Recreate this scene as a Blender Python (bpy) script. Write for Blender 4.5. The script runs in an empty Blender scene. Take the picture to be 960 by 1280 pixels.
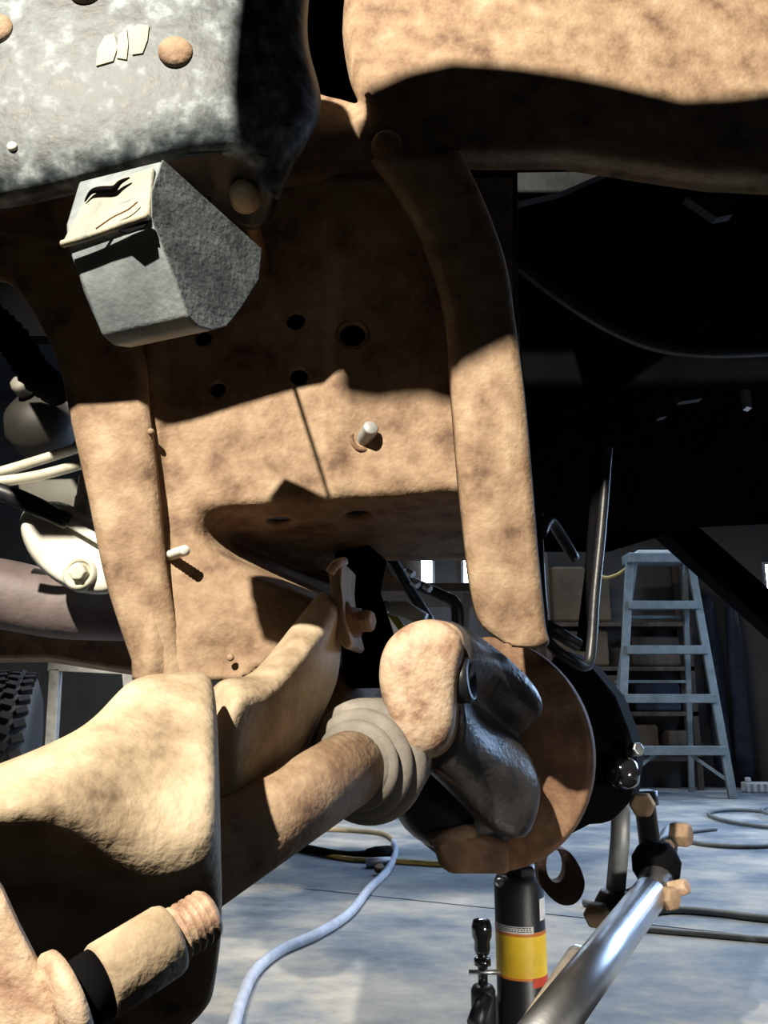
import bpy, bmesh, math, random
from mathutils import Vector, Matrix, noise
random.seed(7)
sc = bpy.context.scene
COL = sc.collection
# ------------------------------------------------------------------ camera
H, PITCH, FPX = 0.62, math.radians(13), 1020.0
cam_d = bpy.data.cameras.new('camera'); cam = bpy.data.objects.new('camera', cam_d); COL.objects.link(cam)
cam.location = (0, 0, H); cam.rotation_euler = (math.radians(90) + PITCH, 0, 0)
cam_d.sensor_fit = 'VERTICAL'; cam_d.sensor_height = 36.0; cam_d.lens = 36.0 * FPX / 1280.0
cam_d.clip_start = 0.02; cam_d.clip_end = 100
sc.camera = cam
# ------------------------------------------------------------------ world, lamps, exposure
sc.view_settings.view_transform = 'Standard'; sc.view_settings.look = 'None'
sc.view_settings.exposure = 0.0; sc.view_settings.gamma = 1.0; sc.view_settings.use_curve_mapping = False
w = bpy.data.worlds.new('world'); sc.world = w; w.use_nodes = True
w.node_tree.nodes['Background'].inputs[0].default_value = (0.60, 0.66, 0.80, 1)
w.node_tree.nodes['Background'].inputs[1].default_value = 0.010

def lamp(name, kind, loc, target, energy, color, **kw):
    d = bpy.data.lights.new(name, kind); o = bpy.data.objects.new(name, d); COL.objects.link(o)
    o.location = loc; o.rotation_euler = (Vector(target) - Vector(loc)).to_track_quat('-Z', 'Y').to_euler()
    d.energy = energy; d.color = color
    for k, v in kw.items(): setattr(d, k, v)
    return o
# work lamp beside the truck, up and to the left behind the photographer
WORK = Vector((-0.85, -0.95, 2.3))
lamp('work_lamp', 'SPOT', WORK, (0.03, 0.85, 0.85), 760, (1.0, 0.90, 0.74), spot_size=math.radians(56), spot_blend=0.25, shadow_soft_size=0.022)
# cool daylight through the side windows and the far door of the shop
lamp('side_window_light', 'AREA', (3.8, 4.4, 1.6), (0.3, 1.2, 0.4), 130, (0.45, 0.66, 1.0), shape='RECTANGLE', size=2.2, size_y=1.2)
lamp('back_window_light', 'AREA', (1.3, 5.8, 2.4), (0.9, 1.5, 0.0), 62, (0.50, 0.70, 1.0), shape='RECTANGLE', size=2.6, size_y=0.8)
lamp('floor_fill_light', 'AREA', (0.2, 3.3, 2.8), (0.2, 2.7, 0.0), 85, (0.95, 0.95, 0.92), shape='RECTANGLE', size=1.4, size_y=0.4)  # added overhead fill that brightens the floor, not a modelled fixture

lamp('jack_fill_light', 'AREA', (1.9, -1.2, 0.3), (0.33, 1.5, 0.06), 2.0, (1.0, 0.96, 0.88), shape='RECTANGLE', size=0.8, size_y=0.5, spread=math.radians(24))  # added low fill aimed at the jack to brighten its label

# ------------------------------------------------------------------ helpers
def P(px, py, d):
    """a point Y = d metres ahead, on the sight line measured at (px, py)"""
    u = (px - 480.0) / FPX; v = (640.0 - py) / FPX
    t = d / (math.cos(PITCH) - v * math.sin(PITCH))
    return Vector((u * t, d, H + t * (math.sin(PITCH) + v * math.cos(PITCH))))
def PF(px, py, z=0.0):
    u = (px - 480.0) / FPX; v = (640.0 - py) / FPX
    t = (z - H) / (math.sin(PITCH) + v * math.cos(PITCH))
    return Vector((u * t, t * (math.cos(PITCH) - v * math.sin(PITCH)), z))
def sm(a, b, x):
    t = max(0.0, min(1.0, (x - a) / (b - a))); return t * t * (3 - 2 * t)
def lerp_tab(tab, x):
    if x <= tab[0][0]: return tab[0][1]
    for (a, b), (c, d) in zip(tab, tab[1:]):
        if x <= c: return b + (d - b) * (x - a) / (c - a)
    return tab[-1][1]

def mat(name, stops, scale=18.0, rough=0.7, metal=0.0, bump=0.0, bscale=120.0, detail=6.0, stretch=(1, 1, 1), rough2=None, spec=0.5, coat=0.0):
    m = bpy.data.materials.new(name); m.use_nodes = True
    nt = m.node_tree; N = nt.nodes; L = nt.links; b = N['Principled BSDF']
    tc = N.new('ShaderNodeTexCoord'); mp = N.new('ShaderNodeMapping'); mp.inputs['Scale'].default_value = stretch
    L.new(tc.outputs['Object'], mp.inputs['Vector'])
    n1 = N.new('ShaderNodeTexNoise'); n1.inputs['Scale'].default_value = scale; n1.inputs['Detail'].default_value = detail
    n1.inputs['Roughness'].default_value = 0.62
    L.new(mp.outputs[0], n1.inputs['Vector'])
    r = N.new('ShaderNodeValToRGB'); L.new(n1.outputs[0], r.inputs[0])
    cr = r.color_ramp
    while len(cr.elements) < len(stops): cr.elements.new(0.5)
    for e, (p, c) in zip(cr.elements, stops): e.position = p; e.color = (*c, 1)
    L.new(r.outputs[0], b.inputs['Base Color'])
    b.inputs['Metallic'].default_value = metal; b.inputs['Roughness'].default_value = rough
    b.inputs['Specular IOR Level'].default_value = spec
    b.inputs['Coat Weight'].default_value = coat
    if rough2 is not None:
        mr = N.new('ShaderNodeMapRange'); mr.inputs['From Min'].default_value = 0.35; mr.inputs['From Max'].default_value = 0.65
        mr.inputs['To Min'].default_value = rough; mr.inputs['To Max'].default_value = rough2
        L.new(n1.outputs[0], mr.inputs['Value']); L.new(mr.outputs[0], b.inputs['Roughness'])
    if bump:
        n2 = N.new('ShaderNodeTexNoise'); n2.inputs['Scale'].default_value = bscale; n2.inputs['Detail'].default_value = 5.0
        L.new(mp.outputs[0], n2.inputs['Vector'])
        bp = N.new('ShaderNodeBump'); bp.inputs['Strength'].default_value = bump; bp.inputs['Distance'].default_value = 0.004
        L.new(n2.outputs[0], bp.inputs['Height']); L.new(bp.outputs[0], b.inputs['Normal'])
    return m
def flat(name, c, rough=0.6, metal=0.0, **k):
    d = tuple(x * 0.75 for x in c); l = tuple(min(1, x * 1.2) for x in c)
    return mat(name, [(0.3, d), (0.7, l)], rough=rough, metal=metal, **k)
def emit(name, c, s):
    m = bpy.data.materials.new(name); m.use_nodes = True; nt = m.node_tree; nt.nodes.clear()
    e = nt.nodes.new('ShaderNodeEmission'); e.inputs[0].default_value = (*c, 1); e.inputs[1].default_value = s
    o = nt.nodes.new('ShaderNodeOutputMaterial'); nt.links.new(e.outputs[0], o.inputs[0]); return m

RUST = mat('rust', [(0.30, (0.11, 0.062, 0.036)), (0.43, (0.235, 0.15, 0.09)), (0.56, (0.325, 0.225, 0.142)), (0.72, (0.43, 0.325, 0.215))], scale=24, rough=0.8, bump=0.35, bscale=170, detail=9)
RUSTD = mat('dark_rust', [(0.3, (0.06, 0.03, 0.018)), (0.5, (0.16, 0.085, 0.045)), (0.7, (0.28, 0.17, 0.10))], scale=20, rough=0.75, bump=0.35, bscale=180, detail=8)
DUST = mat('dusty_steel', [(0.30, (0.15, 0.105, 0.065)), (0.41, (0.31, 0.235, 0.15)), (0.55, (0.46, 0.37, 0.255)), (0.74, (0.60, 0.51, 0.38))], scale=13, rough=0.75, bump=0.5, bscale=110, detail=9)
CAST = mat('cast_iron', [(0.30, (0.12, 0.065, 0.04)), (0.41, (0.36, 0.225, 0.15)), (0.50, (0.47, 0.345, 0.235)), (0.70, (0.60, 0.48, 0.36))], scale=30, rough=0.55, bump=0.4, bscale=150, detail=9, rough2=0.7)
CASTD = mat('black_cast_iron', [(0.3, (0.02, 0.02, 0.022)), (0.7, (0.07, 0.065, 0.065))], scale=20, rough=0.34, bump=0.3, bscale=140)
BLACKP = mat('worn_black_paint', [(0.36, (0.010, 0.014, 0.017)), (0.46, (0.040, 0.054, 0.061)), (0.55, (0.095, 0.116, 0.125)), (0.68, (0.26, 0.295, 0.31))], scale=44, rough=0.48, bump=0.3, bscale=60, detail=9, rough2=0.62, spec=0.35)
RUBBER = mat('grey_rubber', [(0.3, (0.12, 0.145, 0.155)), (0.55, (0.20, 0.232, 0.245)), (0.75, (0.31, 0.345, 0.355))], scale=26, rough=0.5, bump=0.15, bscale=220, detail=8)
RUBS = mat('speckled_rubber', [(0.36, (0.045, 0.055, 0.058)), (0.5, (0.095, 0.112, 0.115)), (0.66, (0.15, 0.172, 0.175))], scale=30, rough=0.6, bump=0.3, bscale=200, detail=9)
STRAP = mat('yellowed_strap', [(0.36, (0.20, 0.215, 0.205)), (0.5, (0.36, 0.34, 0.26)), (0.68, (0.50, 0.44, 0.30))], scale=22, rough=0.6, bump=0.3, bscale=120)
BOOT = mat('dusty_boot', [(0.3, (0.11, 0.10, 0.085)), (0.55, (0.20, 0.18, 0.155)), (0.75, (0.30, 0.275, 0.24))], scale=18, rough=0.65, bump=0.2, bscale=160)
BLK = mat('black_metal', [(0.3, (0.006, 0.007, 0.009)), (0.7, (0.022, 0.024, 0.028))], scale=16, rough=0.4, bump=0.1)
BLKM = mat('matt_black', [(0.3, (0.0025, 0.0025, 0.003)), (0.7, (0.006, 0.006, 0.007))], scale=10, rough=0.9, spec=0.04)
GLOSS = flat('gloss_black', (0.012, 0.012, 0.014), rough=0.12, spec=0.8, coat=0.6)
STEEL = mat('bright_steel', [(0.3, (0.50, 0.51, 0.53)), (0.7, (0.74, 0.75, 0.77))], scale=20, rough=0.36, metal=1.0, bump=0.05, bscale=200, stretch=(1, 1, 1))
GALV = mat('grey_steel', [(0.3, (0.28, 0.29, 0.29)), (0.7, (0.50, 0.51, 0.50))], scale=30, rough=0.42, metal=0.3)
WHITEM = mat('white_casting', [(0.3, (0.62, 0.60, 0.52)), (0.6, (0.80, 0.79, 0.72))], scale=18, rough=0.4, bump=0.1)
CREAM = flat('cream_hose', (0.55, 0.53, 0.43), rough=0.5)
ALU = mat('ladder_aluminium', [(0.3, (0.15, 0.172, 0.17)), (0.7, (0.25, 0.275, 0.275))], scale=14, rough=0.5, metal=0.25)
YEL = flat('yellow_label', (0.95, 0.60, 0.03), rough=0.5, scale=8)
RED = flat('red_label', (0.55, 0.05, 0.02), rough=0.5)
ORG = flat('orange_label', (0.70, 0.20, 0.03), rough=0.5)
WHT = flat('white_label', (0.72, 0.70, 0.66), rough=0.6)
CORDB = flat('pale_blue_cord', (0.42, 0.47, 0.58), rough=0.55)
CORDY = flat('yellow_cord', (0.52, 0.36, 0.10), rough=0.6)
CORDT = flat('tan_cord', (0.40, 0.33, 0.22), rough=0.6)
CORDG = flat('grey_cord', (0.16, 0.17, 0.17), rough=0.6)
TYRE = flat('tyre_rubber', (0.022, 0.024, 0.028), rough=0.6)
PLUM = mat('plum_steel', [(0.3, (0.10, 0.075, 0.075)), (0.7, (0.20, 0.16, 0.155))], scale=12, rough=0.6, bump=0.2)
CARD = mat('tan_cardboard', [(0.3, (0.075, 0.048, 0.024)), (0.7, (0.15, 0.10, 0.055))], scale=5, rough=0.85)
WOODD = mat('dark_board', [(0.3, (0.05, 0.033, 0.024)), (0.7, (0.12, 0.08, 0.055))], scale=4, rough=0.8, stretch=(6, 6, 0.8))
CONC = mat('concrete', [(0.32, (0.06, 0.08, 0.11)), (0.45, (0.165, 0.19, 0.215)), (0.55, (0.30, 0.295, 0.275)), (0.70, (0.47, 0.44, 0.385))], scale=3.2, rough=0.6, bump=0.12, bscale=30, detail=11, rough2=0.8, stretch=(1, 1.4, 1))  # mottled concrete, with bluish highlights and shading mixed into the ramp colours
WALLM = mat('grey_wall', [(0.3, (0.075, 0.068, 0.062)), (0.7, (0.12, 0.11, 0.10))], scale=2, rough=0.9)
CEILM = flat('dark_ceiling', (0.03, 0.03, 0.032), rough=0.9)
CLOTH = mat('dark_cloth', [(0.3, (0.012, 0.014, 0.024)), (0.7, (0.04, 0.045, 0.07))], scale=9, rough=0.9)
PAINTM = flat('cream_paint', (0.42, 0.37, 0.25), rough=0.7)

def put(o, parent):
    COL.objects.link(o)
    if parent is not None:
        o.parent = parent
def obj(name, bm, m, parent=None, smooth=True, sub=0, bevel=0.0, angle=None, weld=False):
    if weld: bmesh.ops.remove_doubles(bm, verts=bm.verts, dist=1e-5)
    bmesh.ops.recalc_face_normals(bm, faces=bm.faces)
    if parent is None:
        lo = Vector((min(v.co.x for v in bm.verts), min(v.co.y for v in bm.verts), min(v.co.z for v in bm.verts)))
        hi = Vector((max(v.co.x for v in bm.verts), max(v.co.y for v in bm.verts), max(v.co.z for v in bm.verts)))
        org = Vector(((lo.x + hi.x) / 2, (lo.y + hi.y) / 2, lo.z)); off = org
    else:
        off = Vector(parent['org'])
        org = None
    for v in bm.verts: v.co -= off
    me = bpy.data.meshes.new(name); bm.to_mesh(me); bm.free()
    if smooth:
        for p in me.polygons: p.use_smooth = True
    o = bpy.data.objects.new(name, me); me.materials.append(m)
    if parent is None: o.location = org
    o['org'] = tuple(off)
    put(o, parent)
    if bevel:
        b = o.modifiers.new('bevel', 'BEVEL'); b.width = bevel; b.segments = 2; b.limit_method = 'ANGLE'; b.angle_limit = math.radians(35); b.harden_normals = False
    if sub:
        s = o.modifiers.new('subdivision', 'SUBSURF'); s.levels = sub; s.render_levels = sub
    if angle and smooth:
        try: me.set_sharp_from_angle(angle=math.radians(angle))
        except Exception: pass
    return o
def thing(name, loc, label, cat, group=None):
    o = bpy.data.objects.new(name, None); o.empty_display_size = 0.05; COL.objects.link(o)
    o.location = loc; o['org'] = tuple(loc); o['label'] = label; o['category'] = cat
    if group: o['group'] = group
    return o
def tag(o, label, cat, group=None):
    o['label'] = label; o['category'] = cat
    if group: o['group'] = group
    return o
def struct(o): o['kind'] = 'structure'; return o
def fin(o): return o

# --- shape makers (each returns / fills a bmesh in world coordinates)
def B(): return bmesh.new()
def crom(pts, n=6):
    pts = [Vector(p) for p in pts]; out = []
    for i in range(len(pts) - 1):
        p0 = pts[max(i - 1, 0)]; p1 = pts[i]; p2 = pts[i + 1]; p3 = pts[min(i + 2, len(pts) - 1)]
        for k in range(n):
            t = k / n
            out.append(0.5 * ((2 * p1) + (p2 - p0) * t + (2 * p0 - 5 * p1 + 4 * p2 - p3) * t * t + (3 * p1 - p0 - 3 * p2 + p3) * t ** 3))
    out.append(pts[-1]); return out
def tube(bm, pts, r, n=12, caps=True):
    pts = [Vector(p) for p in pts]; k = len(pts)
    rs = r if isinstance(r, (list, tuple)) else [r] * k
    tan = [(pts[min(i + 1, k - 1)] - pts[max(i - 1, 0)]).normalized() for i in range(k)]
    a = Vector((0, 0, 1)) if abs(tan[0].z) < 0.9 else Vector((1, 0, 0))
    u = tan[0].cross(a).normalized(); rings = []
    for i in range(k):
        u = (u - tan[i] * u.dot(tan[i])).normalized(); v = tan[i].cross(u)
        rings.append([bm.verts.new(pts[i] + (u * math.cos(q) + v * math.sin(q)) * rs[i]) for q in (2 * math.pi * j / n for j in range(n))])
    for A, C in zip(rings, rings[1:]):
        for j in range(n): bm.faces.new((A[j], A[(j + 1) % n], C[(j + 1) % n], C[j]))
    if caps: bm.faces.new(rings[0][::-1]); bm.faces.new(rings[-1])
    return bm
def lathe(bm, c, ax, prof, n=32, caps=True):
    c = Vector(c); ax = Vector(ax).normalized()
    a = Vector((0, 0, 1)) if abs(ax.z) < 0.9 else Vector((1, 0, 0))
    u = ax.cross(a).normalized(); v = ax.cross(u); rings = []
    for t, r in prof:
        if r < 1e-6: rings.append([bm.verts.new(c + ax * t)])
        else: rings.append([bm.verts.new(c + ax * t + (u * math.cos(q) + v * math.sin(q)) * r) for q in (2 * math.pi * j / n for j in range(n))])
    for A, C in zip(rings, rings[1:]):
        for j in range(n):
            k = (j + 1) % n
            if len(A) == 1 and len(C) == 1: continue
            if len(A) == 1: bm.faces.new((A[0], C[k], C[j]))
            elif len(C) == 1: bm.faces.new((A[j], A[k], C[0]))
            else: bm.faces.new((A[j], A[k], C[k], C[j]))
    if caps and len(rings[0]) > 1: bm.faces.new(rings[0][::-1])
    if caps and len(rings[-1]) > 1: bm.faces.new(rings[-1])
    return bm
def prism(bm, pts, vec):
    vec = Vector(vec); A = [bm.verts.new(Vector(p)) for p in pts]; C = [bm.verts.new(Vector(p) + vec) for p in pts]
    n = len(A); bm.faces.new(A); bm.faces.new(C[::-1])
    for j in range(n): bm.faces.new((A[j], A[(j + 1) % n], C[(j + 1) % n], C[j]))
    return bm
def box(bm, lo, hi):
    lo = Vector(lo); hi = Vector(hi)
    return prism(bm, [(lo.x, lo.y, lo.z), (hi.x, lo.y, lo.z), (hi.x, hi.y, lo.z), (lo.x, hi.y, lo.z)], (0, 0, hi.z - lo.z))
def bar(bm, a, b, w, h, up=(0, 0, 1)):
    a = Vector(a); b = Vector(b); t = (b - a).normalized(); s = t.cross(Vector(up)).normalized(); n = s.cross(t)
    q = [a + s * w / 2 * i + n * h / 2 * j for i, j in ((-1, -1), (1, -1), (1, 1), (-1, 1))]
    return prism(bm, q, b - a)
def loft(bm, rings, closed=True, caps=True):
    R = [[bm.verts.new(Vector(p)) for p in r] for r in rings]; n = len(R[0])
    for A, C in zip(R, R[1:]):
        for j in range(n if closed else n - 1): bm.faces.new((A[j], A[(j + 1) % n], C[(j + 1) % n], C[j]))
    if caps and closed: bm.faces.new(R[0][::-1]); bm.faces.new(R[-1])
    return bm
def cring(r, n=4):
    r = [Vector(p) for p in r]; k = len(r); out = []
    for i in range(k):
        p0, p1, p2, p3 = r[i - 1], r[i], r[(i + 1) % k], r[(i + 2) % k]
        for q in range(n):
            t = q / n
            out.append(0.5 * ((2 * p1) + (p2 - p0) * t + (2 * p0 - 5 * p1 + 4 * p2 - p3) * t * t + (3 * p1 - p0 - 3 * p2 + p3) * t ** 3))
    return out
def cloft(rings, n=4, m=6):
    R = [cring(r, n) for r in rings]; cols = [crom([r[j] for r in R], m) for j in range(len(R[0]))]
    return loft(B(), [[c[i] for c in cols] for i in range(len(cols[0]))])
def PL(l): return [P(*p) for p in l]
def hexbolt(parent, name, c, ax, r, h, m, washer=None):
    bm = lathe(B(), c, ax, [(0, r), (h * 0.8, r), (h, r * 0.82), (h, 0)], n=6)
    return obj(name, bm, m, parent, smooth=False, bevel=r * 0.12)
def domebolt(parent, name, c, ax, r, h, m):
    bm = lathe(B(), c, ax, [(-h * 0.4, r), (h * 0.25, r), (h * 0.6, r * 0.9), (h * 0.9, r * 0.62), (h, 0)], n=24)
    return obj(name, bm, m, parent)
def solid(o, th, off=-1):
    s = o.modifiers.new('thickness', 'SOLIDIFY'); s.thickness = th; s.offset = off; return o
def gridsurf(bm, xs, ys, fn, keep=None):
    V = {}
    for i, x in enumerate(xs):
        for j, y in enumerate(ys): V[i, j] = bm.verts.new(fn(x, y))
    for i in range(len(xs) - 1):
        for j in range(len(ys) - 1):
            cx = (xs[i] + xs[i + 1]) / 2; cy = (ys[j] + ys[j + 1]) / 2
            if keep is None or keep(cx, cy): bm.faces.new((V[i, j], V[i, j + 1], V[i + 1, j + 1], V[i + 1, j]))
    loose = [v for v in bm.verts if not v.link_faces]
    bmesh.ops.delete(bm, geom=loose, context='VERTS'); return bm
def span(a, b, n): return [a + (b - a) * i / (n - 1) for i in range(n)]
TOCAM = Vector((0, -1, 0))

# ================================================================== ROOM
WY = 6.3
fl = B(); box(fl, (-6, -3, -0.20), (6, WY, -0.012)); floor = struct(obj('floor', fl, CONC, None, smooth=False))
# two poured slabs with a shallow joint between them
j0 = PF(200, 1092); j1 = PF(620, 1136); jd = (j1 - j0); slope = jd.y / jd.x
def jy(x): return j0.y + (x - j0.x) * slope
for lo, hi in ((-3.0, None), (None, WY)):
    bm = B()
    if lo is not None: pts = [(-6, lo, -0.012), (6, lo, -0.012), (6, jy(6) - 0.006, -0.012), (-6, jy(-6) - 0.006, -0.012)]
    else: pts = [(-6, jy(-6) + 0.006, -0.012), (6, jy(6) + 0.006, -0.012), (6, hi, -0.012), (-6, hi, -0.012)]
    prism(bm, pts, (0, 0, 0.012)); obj('slab', bm, CONC, floor, smooth=False)
bm = B()
def P_at(px, py): return P(px, py, WY)
# back wall with three window openings (window sizes from the photograph)
wins = [(P_at(503, 0).x, P_at(545, 0).x, P_at(0, 734).z, P_at(0, 686).z)]
zb = P(480, 732, WY).z; zt = P(480, 686, WY).z
def wx(px): return P(px, 700, WY).x
WINX = [(wx(508), wx(543)), (wx(576), wx(604)), (wx(951), wx(1010))]
zb3 = P(480, 764, WY).z; zt3 = P(480, 703, WY).z
ZS = [(zb, zt), (zb, zt), (zb3, zt3)]
xs = sorted([-6, 6] + [v for p in WINX for v in p])
for k in range(len(xs) - 1):
    a, b = xs[k], xs[k + 1]
    hit = [i for i, p in enumerate(WINX) if abs(p[0] - a) < 1e-6]
    if hit:
        z0, z1 = ZS[hit[0]]; box(bm, (a, WY, -0.2), (b, WY + 0.12, z0)); box(bm, (a, WY, z1), (b, WY + 0.12, 3.2))
    else: box(bm, (a, WY, -0.2), (b, WY + 0.12, 3.2))
struct(obj('wall_back', bm, WALLM, None, smooth=False))
PANE = emit('bright_pane', (0.72, 0.86, 1.0), 25)
for i, ((a, b), (z0, z1)) in enumerate(zip(WINX, ZS)):
    bm = B(); t = 0.02
    for lo, hi in (((a, WY - 0.02, z0), (a + t, WY + 0.05, z1)), ((b - t, WY - 0.02, z0), (b, WY + 0.05, z1)), ((a + t, WY - 0.02, z0), (b - t, WY + 0.05, z0 + t)), ((a + t, WY - 0.02, z1 - t), (b - t, WY + 0.05, z1))): box(bm, lo, hi)
    f = struct(obj('window_%d' % (i + 1), bm, flat('window_frame', (0.5, 0.52, 0.55)), None, smooth=False))
    bm = box(B(), (a + t, WY + 0.03, z0 + t), (b - t, WY + 0.04, z1 - t)); obj('pane', bm, PANE, f, smooth=False)
struct(obj('ceiling', box(B(), (-6, -0.3, 3.0), (6, WY, 3.1)), CEILM, None, smooth=False))
struct(obj('wall_left', box(B(), (-6.1, -0.3, -0.2), (-6, WY, 3.0)), WALLM, None, smooth=False))
struct(obj('wall_right', box(B(), (6, -0.3, -0.2), (6.1, WY, 3.0)), WALLM, None, smooth=False))

tag(obj('bounce_stop_mat', box(B(), (-2.2, -2.4, 0.0), (1.6, 1.45, .012)), BLKM, None, smooth=False), 'unseen black mat added on the floor to stop bounce light', 'mat')  # unseen dark mat added to stop light bouncing off the floor

# ================================================================== TRUCK FRAME
frame = thing('truck_chassis', P(480, 500, 0.95), 'rusty brown truck frame rail with curved spring tower in the middle', 'truck frame')
# rail
def rail_low(x): return lerp_tab([(-60, 338), (0, 336), (130, 326), (270, 276), (490, 236), (568, 210), (600, 213), (700, 212), (800, 228), (880, 240), (1010, 246)], x)
def rail_fn(x, v):
    lo = rail_low(x); y = -70 + (lo + 70) * min(v, 1.0)
    e = lerp_tab([(-70, 428), (40, 430), (110, 442), (150, 462), (200, 475)], y)
    d = 0.925 + 0.055 * (1 - sm(e - 10, e + 10, x)) * (1 - sm(110, 175, y))
    d += 0.012 * sm(560, 1000, x)
    rr = sm(0.86, 1.0, v); d += 0.035 * rr * rr
    if v > 1.0: d += 0.16 * (v - 1.0) * 10; y = lo - 3
    return P(x, y, d)
bm = gridsurf(B(), span(-60, 1015, 110), span(0, 1, 46) + [1.03, 1.1], rail_fn)
rail = obj('rail', bm, RUST, frame); solid(rail, 0.006, 1)
def cut_away(o, cut):
    bmesh.ops.recalc_face_normals(cut, faces=cut.faces)
    cm = bpy.data.meshes.new('cut'); cut.to_mesh(cm); cut.free()
    co = bpy.data.objects.new('cut', cm); COL.objects.link(co)
    mb = o.modifiers.new('holes', 'BOOLEAN'); mb.object = co; mb.solver = 'EXACT'
    bpy.context.view_layer.update()
    nm = bpy.data.meshes.new_from_object(o.evaluated_get(bpy.context.evaluated_depsgraph_get()))
    o.modifiers.clear(); o.data = nm; nm.name = o.name
    for p in nm.polygons: p.use_smooth = True
    bpy.data.objects.remove(co)
slot = crom([Vector((335, -66, 0)), Vector((426, -66, 0)), Vector((428, 40, 0)), Vector((437, 100, 0)), Vector((447, 128, 0)), Vector((425, 124, 0)), Vector((395, 116, 0)), Vector((335, 90, 0))], 4)
cut_away(rail, loft(B(), [[P(p.x, p.y, d) for p in slot] for d in (.85, 1.2)]))

# spring tower back wall
def wall_d(x, y):
    d = 0.935
    yc = 612 + 0.06 * (570 - x)
    s = ((x - 262) * 0.45 - (y - 690) * 0.89)          # above/right of the slanting lower edge
    t = max(0.0, min(1.15, (y - yc) / 80.0))
    d += 0.26 * t ** 1.15 * sm(-8, 34, s) * sm(236, 300, x)
    d -= 0.03 * sm(640, 840, y) * (1 - sm(-8, 34, s))
    # raised boss with the studs, dent beside it
    d -= 0.010 * sm(402, 425, x) * (1 - sm(600, 640, y))
    d += 0.010 * math.exp(-((x - 450) / 24) ** 2 - ((y - 560) / 46) ** 2)
    d += 0.012 * math.exp(-((x - 285) / 30) ** 2 - ((y - 820) / 30) ** 2)
    d -= 0.012 * math.exp(-((x - 188) / 14) ** 2)
    nz = noise.noise(Vector((x * 0.02, y * 0.02, 3.3))) * 0.0018 + noise.noise(Vector((x * 0.09, y * 0.09, 1.3))) * 0.0007 * (1 + 1.6 * sm(620, 760, y))
    return d + nz
def wall_keep(x, y): return y < lerp_tab([(170, 850), (300, 850), (395, 790), (420, 760), (432, 697), (660, 697)], x)
bm = gridsurf(B(), span(168, 640, 88), span(225, 850, 116), lambda x, y: P(x, y, wall_d(x, y)), wall_keep)
bmesh.ops.recalc_face_normals(bm, faces=bm.faces)
tower = obj('spring_tower', bm, RUST, frame)
solid(tower, 0.008, 0)
# bolt holes cut through the tower
holes = [(370, 403, 12.5), (255, 424, 11.5), (374, 472, 12), (273, 488, 11), (441, 420, 17)]
cut = B()
for x, y, r in holes:
    d = wall_d(x, y); c = P(x, y, d); lathe(cut, c - Vector((0, 0.05, 0)), (0, 1, 0), [(0, r * d / FPX * 1.02), (0.1, r * d / FPX * 1.02)], n=20)
for x, y, rx, rz in ((350, 648, 17, 0.03), (447, 640, 17, 0.03)):
    d = wall_d(x, y); c = P(x, y, d); lathe(cut, c - Vector((0, 0.0, 0.06)), (0, 0, 1), [(0, rx * d / FPX), (0.12, rx * d / FPX)], n=20)
cut_away(tower, cut)
# black sheet behind the holes, painting in the shade inside them
bm = gridsurf(B(), span(168, 640, 10), span(225, 620, 10), lambda x, y: P(x, y, 1.04)); solid(obj('hole_shade', bm, BLKM, frame, smooth=False), 0.004)
# threaded studs through the tower
def stud(px, py, d, ax, r, ln, parent, m1=STEEL, turns=7):
    c = P(px, py, d); prof = [(-0.01, r)]
    for k in range(turns):
        t = ln * k / turns; s = ln / turns; prof += [(t, r * 0.86), (t + s * 0.5, r)]
    prof += [(ln, r * 0.8), (ln, 0)]
    return obj('stud', lathe(B(), c, ax, prof, n=18), m1, parent)
stud(455, 550, 0.935, (0.30, -0.9, 0.22), 0.0095, 0.030, tower, GALV)
obj('collar', lathe(B(), P(453, 550, 0.936), (0.2, -1, 0.1), [(0, 0.017), (0.006, 0.017), (0.006, 0.012), (0, 0.012)], n=20, caps=False), RUSTD, tower)
obj('hole_lip', lathe(B(), P(441, 420, wall_d(441, 420)), (0, -1, 0), [(-0.004, 0.0225), (0.004, 0.0215), (0.005, 0.0185), (-0.004, 0.0170)], n=28, caps=False), RUSTD, tower)
o = stud(216, 693, 0.915, (0.62, -0.78, 0.0), 0.0062, 0.034, tower, WHITEM)
domebolt(tower, 'rivet', P(189, 540, 0.905), TOCAM, 0.004, 0.004, RUST)
domebolt(tower, 'rivet', P(288, 822, 0.90), TOCAM, 0.004, 0.004, RUST)
# flanges: strips with rolled edges
def strip(outer, inner, dout, din, backout, backin, n=5):
    O = crom([Vector((x, y, 0)) for x, y in outer], n); I = crom([Vector((x, y, 0)) for x, y in inner], n)
    rings = []
    for a, b in zip(O, I):
        r = [P(a.x, a.y, dout + backout), P(a.x, a.y, dout + 0.012), P(a.x * .985 + b.x * .015, a.y * .985 + b.y * .015, dout + 0.002)]
        for k in (0.12, 0.35, 0.65, 0.88): r.append(P(a.x + (b.x - a.x) * k, a.y + (b.y - a.y) * k, dout - 0.003 + (din - dout) * k))
        r += [P(b.x, b.y, din + 0.003), P(b.x + (b.x - a.x) * 0.02, b.y, din + 0.01), P(b.x + (b.x - a.x) * 0.05, b.y + (b.y - a.y) * 0.05, din + backin)]
        rings.append(r)
    return loft(B(), rings, closed=False)
bm = strip([(-60, 350), (10, 352), (45, 392), (75, 455), (92, 530), (112, 620), (134, 725), (160, 806), (176, 850)],
           [(-60, 290), (60, 300), (140, 345), (176, 440), (184, 510), (194, 600), (204, 700), (222, 800), (232, 850)], 0.90, 0.905, 0.03, 0.035)
solid(obj('flange', bm, RUST, frame), 0.004, 0)
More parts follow.
